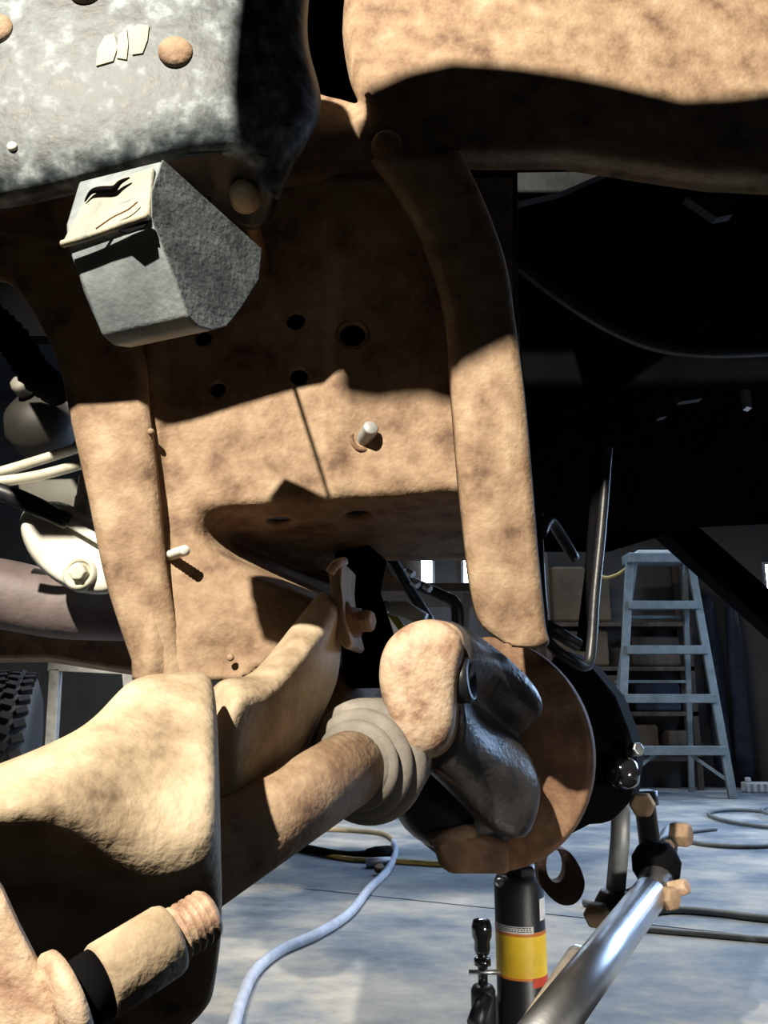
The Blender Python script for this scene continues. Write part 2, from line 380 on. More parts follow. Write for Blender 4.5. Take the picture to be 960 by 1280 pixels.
bm = strip([(574, 190), (606, 260), (630, 330), (641, 400), (653, 490), (662, 590), (670, 690), (679, 780), (681, 806), (640, 806)],
           [(470, 200), (520, 275), (548, 345), (563, 410), (569, 490), (575, 565), (583, 655), (594, 740), (606, 780), (632, 802)], 0.875, 0.88, 0.14, 0.02)
solid(obj('flange', bm, RUST, frame), 0.005, 0)
domebolt(frame, 'bolt_head', P(484, 186, 0.925), TOCAM, 0.021, 0.02, RUST)

# ================================================================== BLACK BRACKET bolted to the frame
brk = thing('bracket', P(200, 150, 0.70), 'worn black painted steel bracket with round rusty bolt heads', 'bracket')
cols = [(-190, [(-222, .70), (-60, .69), (80, .69), (200, .695), (262, .705), (272, .73), (272, .78)]),
        (-60, [(-222, .70), (-60, .69), (80, .685), (200, .69), (255, .70), (268, .725), (268, .78)]),
        (60, [(-222, .70), (-60, .69), (80, .685), (190, .69), (238, .70), (250, .725), (250, .78)]),
        (150, [(-222, .70), (-60, .69), (80, .685), (170, .69), (212, .70), (224, .725), (224, .78)]),
        (230, [(-222, .70), (-60, .69), (75, .685), (150, .69), (188, .70), (200, .725), (200, .78)]),
        (295, [(-222, .70), (-60, .69), (75, .685), (140, .69), (185, .705), (200, .73), (205, .78)]),
        (318, [(-120, .704), (-60, .694), (75, .692), (140, .697), (190, .712), (212, .735), (222, .78)])]
rings = [[P(x, y, d) for y, d in c] for x, c in cols]
edge = [(-62, 389), (-40, 387), (50, 374), (105, 396), (152, 400), (205, 362), (248, 345)]
rings.append([P(318 + (x - 318) * .55, y - (6 if y > 0 else 0), .70 + .004 * k) for k, (y, x) in enumerate(edge)])
rings.append([P(x - 4, y, .712 + .006 * k) for k, (y, x) in enumerate(edge)])
rings.append([P(x, y, .728 + .006 * k) for k, (y, x) in enumerate(edge)])
rings.append([P(x + 2, y, .79) for k, (y, x) in enumerate(edge)])
bm = loft(B(), rings, closed=False)
bp = obj('plate', bm, BLACKP, brk, sub=3); solid(bp, 0.005, 0)
for (x, y, r) in ((220, 66, 0.0172), (-6, 36, 0.0175), (106, -14, 0.0175)):
    domebolt(brk, 'bolt_head', P(x, y, 0.684), TOCAM + Vector((0.15, 0, 0)), r, 0.007, RUST)
domebolt(brk, 'bolt_head', P(306, 246, 0.765), TOCAM, 0.016, 0.018, DUST)
lfl = loft(B(), [PL(r) for r in ([(130,205,.705),(240,190,.705),(318,182,.712),(352,205,.735)], [(160,225,.735),(250,215,.735),(318,205,.74),(350,226,.75)], [(190,232,.77),(262,238,.775),(312,258,.775),(345,248,.775)], [(200,240,.80),(265,262,.80),(322,300,.80),(342,262,.80)])], closed=False)
solid(obj('lower_flange', lfl, BLK, brk, sub=2), .004, 0)
lathe_bolt = obj('bolt_shank', lathe(B(), P(306, 246, 0.78), (0, 1, 0), [(0, .008), (.16, .008)], n=10), RUSTD, brk)
domebolt(brk, 'bolt_head', P(16, 184, 0.689), TOCAM, 0.005, 0.004, WHITEM)
for pts in ([(122, 62), (131, 45), (142, 42), (147, 58), (141, 76), (120, 82)], [(148, 44), (158, 36), (160, 55), (158, 74), (146, 72)], [(163, 40), (172, 30), (186, 32), (184, 50), (178, 66), (165, 68)]):
    bm = prism(B(), [P(x, y, 0.6826) for x, y in pts], (0, 0.004, 0)); obj('paint_mark', bm, PAINTM, brk, smooth=False)

# ================================================================== BUMP STOP
bs = thing('bump_stop', P(200, 420, 0.62), 'grey rubber bump stop with cracked yellowed strap under the black bracket', 'bump stop')
N0 = .60
right = [(202, 200, .580), (326, 312, .670), (322, 350, .670), (300, 385, .650), (282, 408, .630), (264, 413, .615), (246, 408, .605), (234, 395, .595), (216, 345, .580), (188, 272, .570), (188, 240, .570)]
left = [(98, 226, .630), (222, 325, .720), (220, 365, .720), (206, 395, .700), (180, 425, .670), (160, 435, .655), (142, 433, .645), (126, 420, .635), (106, 365, .620), (82, 306, .610), (82, 280, .610)]
RP = PL(right); cen = sum(RP, Vector()) / len(RP); nrm = Vector()
for a, b in zip(RP, RP[1:] + RP[:1]): nrm += (a - cen).cross(b - cen)
nrm.normalize()
if nrm.x < 0: nrm = -nrm
eye = Vector((0, 0, H))
def onplane(p, off=0.0):          # slide along the sight line measured in the photograph onto the flat side of the block
    d = (p - eye); return eye + d * ((cen + nrm * off - eye).dot(nrm) / d.dot(nrm))
RP = [onplane(p) for p in RP]
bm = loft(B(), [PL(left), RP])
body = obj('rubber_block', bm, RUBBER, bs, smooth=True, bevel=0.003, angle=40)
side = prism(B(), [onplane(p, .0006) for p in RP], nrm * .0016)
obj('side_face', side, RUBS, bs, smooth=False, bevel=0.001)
# strap box on the upper front
so = [(76, 304, .604), (186, 274, .564), (191, 207, .570), (128, 228, .598), (100, 258, .604)]
bm = prism(B(), PL(so), (0.004, 0.03, 0.008))
st = obj('strap', bm, STRAP, bs, smooth=True, bevel=0.003, angle=30)
bm = tube(B(), crom(PL([(78, 305, .600), (110, 296, .588), (150, 282, .573), (184, 270, .561)]), 5), 0.0030, n=8); obj('lip', bm, STRAP, st)
crack = crom(PL([(106, 252, .600), (114, 240, .596), (126, 237, .591), (142, 236, .584), (150, 228, .580), (162, 222, .576)]), 4)
bm = tube(B(), crack, [0.0006 + 0.0022 * math.sin(math.pi * i / (len(crack) - 1)) for i in range(len(crack))], n=6); obj('crack', bm, BLKM, st)
bm = tube(B(), crom(PL([(120, 286, .583), (140, 272, .576), (160, 262, .570), (172, 252, .567)]), 4), 0.0007, n=6); obj('crack', bm, RUSTD, st)
bm = prism(B(), PL([(148, 288, .574), (186, 275, .564), (180, 284, .563), (160, 291, .569)]), (0, 0.002, 0)); obj('tear', bm, BLKM, bs, smooth=False)
bm = tube(B(), [P(250, 300, .66), P(262, 248, .765)], .0022, n=10); obj('mount_stud', bm, BLK, bs)

# ================================================================== AXLE BEAM (lower left) with its forged arm
beam = thing('front_axle', P(150, 1200, 0.55), 'thick dust-covered axle beam with forged arm below the spring tower', 'axle beam')
cols = [[(-90, 972, .60), (-90, 990, .53), (-90, 1018, .455), (-90, 1100, .54), (-90, 1220, .62), (-90, 1360, .64), (-90, 1360, .68)],
        [(10, 928, .61), (8, 960, .54), (0, 1012, .462), (0, 1095, .55), (0, 1220, .63), (0, 1350, .65), (10, 1350, .69)],
        [(75, 893, .62), (68, 940, .55), (62, 1008, .47), (60, 1090, .555), (60, 1210, .63), (60, 1345, .65), (70, 1345, .69)],
        [(120, 864, .65), (112, 920, .57), (105, 1026, .482), (105, 1105, .56), (105, 1210, .63), (105, 1335, .65), (115, 1335, .69)],
        [(146, 822, .69), (152, 880, .60), (150, 1046, .495), (150, 1118, .56), (150, 1210, .62), (150, 1325, .65), (155, 1325, .69)],
        [(164, 806, .72), (182, 860, .62), (192, 1066, .505), (192, 1130, .56), (195, 1210, .62), (190, 1310, .65), (195, 1310, .69)],
        [(215, 808, .72), (226, 850, .64), (236, 1056, .515), (236, 1120, .56), (238, 1200, .62), (228, 1300, .65), (235, 1300, .69)],
        [(254, 813, .72), (262, 842, .66), (270, 1010, .53), (272, 1105, .56), (276, 1180, .61), (262, 1262, .64), (262, 1262, .69)],
        [(272, 836, .72), (276, 862, .68), (277, 1010, .56), (280, 1105, .58), (281, 1180, .62), (270, 1240, .65), (270, 1240, .68)]]
bm = loft(B(), [PL(c) for c in cols]); obj('beam', bm, DUST, beam, sub=3)
rings = []
for TL, TM, TR, BR, BL in (((236, 842, .76), (264, 838, .72), (284, 860, .675), (274, 1130, .745), (240, 1120, .80)),
                           ((282, 852, .80), (306, 850, .765), (324, 874, .725), (314, 1100, .80), (280, 1080, .84)),
                           ((316, 830, .83), (338, 834, .80), (352, 854, .775), (344, 1030, .84), (320, 1010, .87)),
                           ((354, 780, .88), (376, 784, .855), (392, 804, .835), (386, 950, .89), (360, 930, .92)),
                           ((388, 740, .92), (405, 746, .90), (419, 768, .88), (416, 890, .93), (390, 880, .95)),
                           ((402, 728, .94), (416, 730, .925), (428, 750, .91), (434, 840, .94), (410, 840, .96))):
    rings.append(PL([TL, TM, TR, tuple((TR[i] * .88 + BR[i] * .12) for i in range(3)), tuple((TR[i] * .5 + BR[i] * .5) for i in range(3)), BR, BL, tuple((TL[i] + BL[i]) / 2 for i in range(3))]))
obj('arm', loft(B(), rings), DUST, beam, sub=3)
# mounting ear and bolt at the far end of the arm
ear = [(410, 712, .90), (418, 702, .90), (428, 700, .90), (426, 730, .90), (430, 770, .895), (440, 806, .89), (432, 812, .89), (420, 800, .895), (416, 765, .9)]
obj('ear', prism(B(), PL(ear), (0.012, 0.10, 0)), RUST, beam, smooth=True, bevel=0.003, angle=35)
obj('ear_lip', tube(B(), crom(PL([(412, 716, .885), (420, 706, .887), (430, 702, .90)]), 5), 0.0055, n=10), CAST, beam)
obj('bushing', lathe(B(), P(430, 778, .93), (1, .1, 0), [(-.01, .024), (.004, .024), (.008, .018), (.02, .016)], n=24), RUSTD, beam)
hexbolt(beam, 'bolt_head', P(444, 777, .93), (1, -.45, 0), 0.0135, 0.022, RUST)

# shock mount: plate, washer, sleeve, threaded stud
sh = thing('shock_mount', P(60, 1270, 0.40), 'shock absorber mount with a threaded stud in front of the axle beam', 'shock mount')
pl = [(-40, 1060, .40), (0, 1112, .40), (22, 1160, .40), (50, 1215, .40), (74, 1262, .40), (78, 1330, .40), (-40, 1330, .40)]
obj('plate', prism(B(), PL(pl), (-0.004, 0.012, 0)), CAST, sh, bevel=0.003, angle=40)
A0 = P(72, 1262, .405); A1 = P(262, 1142, .455); ax = (A1 - A0).normalized(); LN = (A1 - A0).length
obj('washer', lathe(B(), A0, ax, [(-.002, .022), (.002, .0245), (.006, .024), (.006, .010)], n=32), CAST, sh)
obj('spacer', lathe(B(), A0, ax, [(.006, .016), (.021, .016)], n=24), BLKM, sh)
obj('sleeve', lathe(B(), A0, ax, [(.020, .0165), (.022, .0175), (LN * .68, .0175), (LN * .715, .0165), (LN * .73, .013)], n=36), DUST, sh)
prof = [(LN * .70, .0125)]
t = LN * .74
while t < LN * .98:
    prof += [(t, .0123), (t + .0016, .0134), (t + .0024, .0134)]; t += .0040
prof += [(LN * 1.0, .0118), (LN * 1.01, 0)]
obj('threaded_stud', lathe(B(), A0, ax, prof, n=28), CAST, sh)

# ================================================================== AXLE SHAFT with ribbed boot
shaft = thing('axle_shaft', P(400, 1000, 0.7), 'rusty axle shaft with a dusty ribbed rubber boot', 'axle shaft')
S0 = P(225, 1096, .68); S1 = P(450, 952, .86); sd = (S1 - S0).normalized()
obj('tube', tube(B(), [S0, S0 + (S1 - S0) * .5, S1], .0365, n=32), RUST, shaft)
bx = Vector((.30, 1.0, .06)).normalized()
for t, r, th in ((-.012, .0445, .018), (.004, .0545, .020), (.022, .0640, .026)):
    prof = [(t - th / 2 + th * k / 8, r - .020 + .020 * math.sin(math.pi * k / 8) ** .5 if 0 < k < 8 else r - .020) for k in range(9)]
    obj('boot_rib', lathe(B(), S1 + Vector((0, 0, -.002)), bx, prof, n=48), BOOT, shaft)
obj('boot_sleeve', lathe(B(), S1, bx, [(-.02, .036), (.0, .042), (.03, .052), (.06, .060), (.09, .056), (.10, .030)], n=40), BOOT, shaft)
obj('joint_stub', tube(B(), [P(468, 938, .95), P(520, 895, .99), P(560, 870, 1.05)], [.035, .032, .03], n=20), CAST, shaft)

# ================================================================== PIVOT CASTING
piv = thing('knuckle_casting', P(570, 1040, 0.95), 'rounded tan and black casting beside the ribbed boot', 'suspension casting')
r1 = [(490, 790), (530, 768), (575, 783), (582, 815), (570, 860), (572, 905), (560, 938), (530, 950), (508, 946), (488, 905), (472, 860), (474, 818)]
cx, cy = 523, 860
def shrink(r, k, d): return PL([(cx + (x - cx) * k, cy + (y - cy) * k, d) for x, y in r])
rings = [shrink(r1, .35, .848), shrink(r1, .78, .851), shrink(r1, .96, .860), shrink(r1, 1.0, .872), shrink(r1, .985, .880), shrink(r1, .93, .8815), shrink(r1, .93, .884), shrink(r1, 1.0, .887), PL([(x + 4, y, .897) for x, y in r1])]
obj('bushing_end', loft(B(), rings + [PL([(x + (24 if i in (1, 2, 3, 4, 5, 6, 7) else 14), y + 4, .93) for i, (x, y) in enumerate(r1)])]), CAST, piv, sub=3)
r2 = [(505, 797, .91), (556, 776, .905), (584, 792, .892), (586, 830, .887), (578, 866, .89), (580, 905, .89), (572, 935, .893), (552, 953, .90), (528, 958, .91), (505, 920, .92), (495, 870, .93), (492, 825, .93)]
r3 = [(530, 808, .95), (580, 786, .94), (620, 818, .94), (628, 850, .942), (606, 884, .965), (616, 920, .955), (624, 958, .945), (606, 990, .95), (560, 988, .95), (525, 935, .97), (515, 880, .98), (510, 835, .98)]
r4 = [(565, 822, 1.0), (615, 812, .985), (664, 852, .985), (676, 888, .99), (650, 922, 1.02), (664, 950, 1.0), (674, 994, .99), (654, 1044, .99), (604, 1030, .99), (560, 965, 1.02), (550, 900, 1.03), (545, 850, 1.03)]
r5 = [(580, 840, 1.03), (622, 832, 1.025), (660, 866, 1.025), (668, 890, 1.025), (646, 922, 1.04), (658, 955, 1.03), (664, 994, 1.025), (648, 1034, 1.025), (612, 1018, 1.025), (575, 960, 1.04), (568, 900, 1.05), (560, 860, 1.05)]
obj('corner_pad', loft(B(), [PL([(504, 932, d), (516, 926, d), (540, 944, d), (534, 962, d), (512, 954, d)]) for d in (.868, .90)]), CAST, piv, bevel=.004)
obj('lobed_body', cloft([PL(r) for r in (r2, r3, r4, r5)]), CASTD, piv)
bm = lathe(B(), P(584, 850, .886), (1, -.35, 0.1), [(-.01, .024), (.004, .024), (.006, .019), (-.004, .017), (-.004, 0)], n=32); obj('bushing_bore', bm, BLK, piv)
obj('parting_line', tube(B(), crom(PL([(545, 962, .90), (575, 985, .945), (600, 1015, .985)]), 4), .0028, n=8), RUSTD, piv)

# ================================================================== ROUND DIFFERENTIAL HOUSING
diff = thing('axle_housing', P(660, 1050, 1.12), 'round rusty disc-shaped axle housing beneath the right flange', 'axle housing')
dn = Vector((-.50, -.86, .02)).normalized(); dc = P(602, 938, 1.13)
obj('disc', lathe(B(), dc, dn, [(-.05, .10), (-.035, .142), (-.004, .146), (.004, .142), (.006, .128), (.000, .118), (.002, .05), (.01, .03), (.01, 0)], n=64), RUST, diff)
obj('rim', lathe(B(), dc, dn, [(-.012, .142), (-.012, .150), (.002, .150), (.006, .146), (.006, .140)], n=64), RUSTD, diff)
obj('housing', lathe(B(), dc - dn * .02, -dn, [(0, .12), (.03, .125), (.08, .12), (.14, .10), (.2, .07), (.3, .05)], n=40), BLK, diff)
bm = B(); bmesh.ops.create_uvsphere(bm, u_segments=24, v_segments=16, radius=1.0, matrix=Matrix.Translation(P(578, 996, 1.08)) @ Matrix.Diagonal((.088, .06, .066, 1)))
obj('axle_tube_end', bm, BLK, diff)
obj('cover_rib', bar(B(), P(648, 838, 1.085), P(652, 870, 1.085), .006, .01), BLK, diff, smooth=False)
# hub and knuckle behind the disc
hub = thing('steering_knuckle', P(760, 980, 1.22), 'black steering knuckle behind the rusty housing disc', 'steering knuckle')
hb = [(700, 808, 1.2), (735, 830, 1.2), (768, 870, 1.2), (786, 915, 1.2), (795, 950, 1.2), (788, 1000, 1.2), (762, 1030, 1.2), (735, 1032, 1.2), (700, 1050, 1.2), (670, 1062, 1.2), (660, 960, 1.2), (670, 850, 1.2)]
obj('body', prism(B(), PL(hb), (.05, .12, 0)), BLKM, hub, bevel=.012, angle=40)
obj('ball_joint', lathe(B(), P(778, 985, 1.17), (0.05, 0, 1), [(0, .016), (.008, .022), (.02, .024), (.034, .020), (.042, .012), (.044, 0)], n=24), GLOSS, hub)
hexbolt(hub, 'nut', P(792, 938, 1.18), (.3, -.9, .2), .010, .014, STEEL)
hexbolt(hub, 'nut', P(805, 1005, 1.24), (-.5, -.8, 0), .018, .02, RUST)

# frame pad bracket that sits on the jack
pad = thing('axle_pad', P(600, 1090, 1.24), 'rusty steel pad bracket under the axle resting over the jack', 'bracket')
bm = loft(B(), [PL([(538, 1046, d), (600, 1040, d), (634, 1052, d), (638, 1092, d), (560, 1092, d), (548, 1078, d)]) for d in (1.03, 1.20)])
obj('body', bm, RUSTD, pad, bevel=.008, angle=40)
obj('tube_lip', tube(B(), [P(538, 1049, 1.035), P(594, 1037, 1.02)], .0085, n=14), RUST, pad)
bm = B()
lugo = crom(PL([(685, 1060, 1.38), (713, 1066, 1.38), (731, 1102, 1.38), (721, 1128, 1.38), (699, 1130, 1.38), (677, 1108, 1.38), (673, 1080, 1.38), (685, 1060, 1.38)]), 4)[:-1]
hc = P(695, 1083, 1.38)
hol = []
for p in lugo:
    a = math.atan2((p - hc).z, (p - hc).x); hol.append(hc + Vector((math.cos(a) * .0155, 0, math.sin(a) * .024)))
loft(bm, [lugo, [p + Vector((0, .03, 0)) for p in lugo], [p + Vector((0, .03, 0)) for p in hol], hol, lugo], caps=False)
tag(obj('shackle_lug', bm, RUSTD, None, angle=40, weld=True), 'dark steel lug with an oval hole to the right of the jack', 'lug')

# ================================================================== BOTTLE JACK
JY = 1.56
jb = P(653, 1240, JY); jb.z = 0
jack = thing('bottle_jack', jb, 'black bottle jack with yellow label standing on the concrete', 'bottle jack')
R = .0435
ztop = P(653, 1100, JY - R).z; zp = lambda y: P(653, y, JY - R).z
obj('base', prism(B(), [jb + Vector((x, y, 0)) for x, y in ((-.075, -.055), (.06, -.055), (.06, .06), (-.075, .06))], (0, 0, .03)), BLK, jack, bevel=.006, smooth=False)
obj('body', lathe(B(), jb, (0, 0, 1), [(.02, R + .004), (zp(1262), R + .004), (zp(1256), R), (ztop - .01, R), (ztop, R - .005), (ztop + .004, .03)], n=40), BLK, jack)
obj('collar', lathe(B(), jb, (0, 0, 1), [(ztop, .034), (ztop + .014, .034), (ztop + .018, .03)], n=8), BLK, jack, smooth=False)
rt = P(653, 1045, JY).z
obj('ram', lathe(B(), jb, (0, 0, 1), [(ztop, .022), (rt - .015, .022), (rt - .013, .027), (rt, .027)], n=28), GALV, jack)
def wrap(name, y0, y1, a0, a1, m, rr=.0006):
    bm = B(); z0, z1 = zp(y1), zp(y0); n = max(3, int(abs(a1 - a0) / 8))
    A = [math.radians(-90 + a0 + (a1 - a0) * k / n) for k in range(n + 1)]
    ring = lambda r, z: [jb + Vector((math.cos(a) * r, math.sin(a) * r, z)) for a in A]
    loft(bm, [ring(R + rr, z0), ring(R + rr, z1), ring(R - .001, z1), ring(R - .001, z0), ring(R + rr, z0)], closed=False, caps=False)
    return obj(name, bm, m, jack, weld=True, angle=40)
wrap('label', 1172, 1224, -88, 80, YEL)
wrap('label_band', 1167, 1172, -88, 80, ORG, .0007)
wrap('label_band', 1159, 1168, -80, 22, WHT, .0008)
wrap('label_band', 1159, 1167, -88, -78, RED, .0009)
wrap('label_band', 1224, 1227, -88, 60, ORG, .0007)
wrap('label_band', 1224, 1236, 16, 80, RED, .0008)
wrap('sticker', 1126, 1153, 42, 84, WHT, .0008)
# rows of tiny unreadable print on the white strip
bm = B()
random.seed(3)
for row, yy in enumerate((1161, 1163.4, 1165.8)):
    a = -70
    while a < 16:
        wdt = random.uniform(2, 5); a2 = math.radians(-90 + a); a3 = math.radians(-90 + a + wdt); z = zp(yy); rr = R + .0012
        prism(bm, [jb + Vector((math.cos(q) * rr, math.sin(q) * rr, zz)) for q, zz in ((a2, z), (a3, z), (a3, z + .0014), (a2, z + .0014))], Vector((0, .0006, 0)))
        a += wdt + random.uniform(1, 2.5)
o = obj('print', bm, BLKM, jack, smooth=False); o['kind'] = 'stuff'
# pump: small cylinder with a knobbed plunger and a link
pc = P(604, 1240, JY - .02); pc.z = 0
zq = lambda y: P(604, y, JY - .02).z
obj('pump_cylinder', lathe(B(), pc, (0, 0, 1), [(.02, .021), (zq(1238), .021), (zq(1232), .017), (zq(1230), .010)], n=24), BLK, jack)
obj('pump_plunger', lathe(B(), pc, (0, 0, 1), [(zq(1240), .0085), (zq(1180), .0085)], n=18), GLOSS, jack)
obj('pump_eye', lathe(B(), pc, (0, 0, 1), [(zq(1192), .012), (zq(1186), .014), (zq(1176), .0135), (zq(1170), .017), (zq(1158), .0178), (zq(1150), .0145), (zq(1146), 0)], n=24), GLOSS, jack)
obj('pump_band', lathe(B(), pc, (0, 0, 1), [(zq(1207), .010), (zq(1206), .0145), (zq(1198), .0145), (zq(1197), .010)], n=24), GLOSS, jack)
obj('pin', tube(B(), [pc + Vector((-.024, -.005, zq(1214))), pc + Vector((.03, -.005, zq(1214)))], .004, n=10), STEEL, jack)
obj('handle_socket', tube(B(), [pc + Vector((.0, -.01, zq(1244))), pc + Vector((-.02, -.05, zq(1266)))], .014, n=16), BLK, jack)
hexbolt(jack, 'valve_screw', jb + Vector((-.02, -.06, .02)), (0, -1, 0), .008, .02, GALV)
obj('filler_plug', lathe(B(), P(625, 1103, JY - .03), (-.5, -.8, .1), [(-.004, .007), (.006, .007), (.008, 0)], n=12), STEEL, jack)

# ================================================================== STEERING RODS
tr = thing('tie_rod', P(740, 1230, 1.05), 'bright silver steel tie rod running along the floor side', 'tie rod')
T0 = P(640, 1345, .82); T1 = P(812, 1118, 1.25)
obj('tube', tube(B(), [T0, T0 + (T1 - T0) * .5, T1], [.0235, .0235, .0235], n=32), STEEL, tr)
obj('rod_end', tube(B(), [T1, T1 + (T1 - T0).normalized() * .02, P(822, 1092, 1.30), P(826, 1080, 1.31)], [.020, .024, .024, .016], n=20), CASTD, tr)
obj('boot', lathe(B(), P(820, 1092, 1.31), (.1, 0, 1), [(-.02, .02), (0, .034), (.02, .036), (.035, .028), (.045, .018)], n=24), BLKM, tr)
hexbolt(tr, 'castle_nut', P(826, 1122, 1.25), (.6, -.8, .1), .017, .024, RUST)
hexbolt(tr, 'castle_nut', P(836, 1112, 1.26), (.7, -.7, .3), .012, .03, CAST)
obj('post', lathe(B(), P(816, 1085, 1.34), (-.06, 0, 1), [(0, .016), (.09, .016), (.092, .021), (.112, .021), (.114, .012)], n=20), BLK, tr)
hexbolt(tr, 'nut', P(840, 1042, 1.40), (.8, -.6, 0), .020, .03, RUST)
obj('steering_arm', tube(B(), [P(838, 1042, 1.42), P(832, 1062, 1.38), P(824, 1090, 1.34)], [.014, .018, .02], n=14), CASTD, tr)
hexbolt(tr, 'cotter_block', P(832, 1058, 1.36), (.2, -1, .3), .011, .012, CAST)
dl = thing('drag_link', P(700, 1240, 1.05), 'tan drag link tube lying along the left of the silver tie rod', 'drag link')
D0 = P(628, 1345, .92); D1 = P(722, 1196, 1.12)
obj('tube', tube(B(), [D0, D1], .0140, n=20), DUST, dl)
obj('end_cap', tube(B(), [D1, D1 + (D1 - D0).normalized() * .012], [.0125, .0105], n=6), STEEL, dl, smooth=False)
sl = thing('sway_bar_link', P(770, 1130, 1.32), 'upright steel link rod hanging below the black ball joint', 'link rod')
obj('rod', tube(B(), [P(777, 985, 1.30), P(775, 1050, 1.30), P(769, 1118, 1.30)], .0140, n=20), GALV, sl)
obj('socket', lathe(B(), P(768, 1138, 1.30), (.0, -.1, 1), [(-.02, .016), (-.01, .027), (.012, .028), (.026, .02), (.03, .014)], n=20), CASTD, sl)
hexbolt(sl, 'nut', P(750, 1142, 1.28), (-.6, -.8, 0), .018, .024, RUST)
obj('arm', tube(B(), [P(775, 1132, 1.31), P(800, 1120, 1.31), P(818, 1100, 1.32)], [.018, .016, .018], n=12), CASTD, sl)

# ================================================================== BLACK LOOP BRACKET right of the flange
lb = thing('loop_bracket', P(720, 820, 1.05), 'black steel loop bracket hanging beside the right flange', 'bracket')
obj('loop', tube(B(), crom(PL([(672, 640, 1.02), (674, 700, 1.01), (678, 760, 1.0), (684, 800, 1.0), (712, 824, 1.0), (734, 832, 1.02), (740, 800, 1.03), (744, 740, 1.05), (752, 660, 1.07), (760, 560, 1.09)]), 5), .0066, n=10), BLK, lb)
obj('rung', tube(B(), PL([(682, 782, 1.0), (722, 806, 1.03)]), .0085, n=12), BLK, lb)
obj('upright', tube(B(), PL([(727, 812, 1.05), (738, 720, 1.07), (750, 560, 1.1)]), .008, n=10), BLKM, lb)
obj('rung', tube(B(), crom(PL([(676, 668, 1.0), (686, 650, 1.02), (700, 668, 1.05), (718, 698, 1.08)]), 4), .0075, n=10), BLK, lb)

# ================================================================== TRUCK BODY (underside)
body = thing('truck_underbody', P(800, 500, 1.6), 'black underside of the truck body filling the right behind the flange', 'truck body')
pts = PL([(560, 150, 1.55), (1120, 150, 1.55), (1120, 640, 1.95), (960, 655, 1.95), (860, 660, 1.95), (760, 690, 1.95), (560, 690, 1.95)])
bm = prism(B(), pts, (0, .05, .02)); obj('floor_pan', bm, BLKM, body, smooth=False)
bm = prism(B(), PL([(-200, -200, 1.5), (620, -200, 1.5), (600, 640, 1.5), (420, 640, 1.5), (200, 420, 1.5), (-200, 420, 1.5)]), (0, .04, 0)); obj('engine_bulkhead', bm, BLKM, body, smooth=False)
obj('cross_sill', bar(B(), P(800, 625, 2.0), P(985, 790, 2.0), .075, .08, up=(0, 1, 0)), BLKM, body, smooth=False, bevel=.01)
obj('hose', tube(B(), crom(PL([(640, 325, 1.35), (700, 370, 1.36), (760, 408, 1.38), (820, 432, 1.4), (890, 440, 1.4), (990, 436, 1.4)]), 5), .012, n=10), BLK, body)
obj('pipe', tube(B(), PL([(640, 205, 1.2), (642, 400, 1.25), (648, 560, 1.3)]), .009, n=10), BLK, body)
obj('mount_plate', prism(B(), PL([(640, 216, 1.3), (760, 214, 1.3), (700, 240, 1.3), (648, 252, 1.3)]), (0, .02, 0)), BLK, body, smooth=False)
obj('mount_plate', prism(B(), PL([(858, 246, 1.3), (922, 246, 1.3), (916, 268, 1.3), (896, 272, 1.3)]), (0, .02, 0)), BLK, body, smooth=False)
obj('clip', prism(B(), PL([(820, 486, 1.45), (832, 484, 1.45), (834, 520, 1.45), (824, 522, 1.45)]), (0, .02, 0)), BLK, body, smooth=False)
obj('clip', prism(B(), PL([(846, 494, 1.45), (880, 488, 1.45), (878, 498, 1.45), (850, 502, 1.45)]), (0, .02, 0)), BLK, body, smooth=False)
obj('clip', prism(B(), PL([(930, 486, 1.45), (938, 488, 1.45), (940, 510, 1.45), (934, 508, 1.45)]), (0, .02, 0)), STEEL, body, smooth=False)
# unseen band added above the camera, outlined to throw the wavy shade on the rail
def cast(px, py, d, Y):
    q = P(px, py, d); t = (Y - WORK.y) / (q.y - WORK.y); return WORK + (q - WORK) * t
FY = 0.30
up = [(452, 146, .93), (470, 122, .93), (520, 100, .93), (575, 88, .93), (650, 92, .93), (700, 98, .93), (760, 106, .93), (860, 126, .93), (930, 120, .93), (1000, 108, .93), (1150, 80, .93)]
lw = [(437, 505, .93), (480, 512, .93), (540, 506, .93), (575, 470, .88), (620, 450, .88), (668, 430, .88), (705, 440, .9), (860, 440, .9), (930, 440, .9), (1000, 440, .9), (1150, 440, .9)]
U = [cast(*p, FY) for p in up]; Lw = [cast(*p, FY) for p in lw]
bm = B(); loft(bm, [[u, u + Vector((0, .012, 0)), l + Vector((0, .012, 0)), l] for u, l in zip(U, Lw)])
obj('shade_band', bm, BLK, body, smooth=False)
obj('top_light_block', box(B(), (-1.6, .98, 1.95), (2.9, 2.3, 2.0)), BLKM, body, smooth=False)  # unseen slab added to keep overhead light out of the underbody
obj('upper_light_block', prism(B(), PL([(330, -60, .96), (1400, -60, .96), (1900, -700, .96), (330, -700, .96)]), (0, .02, 0)), BLKM, body, smooth=False)  # unseen panel added to stop lamp light passing over the rail

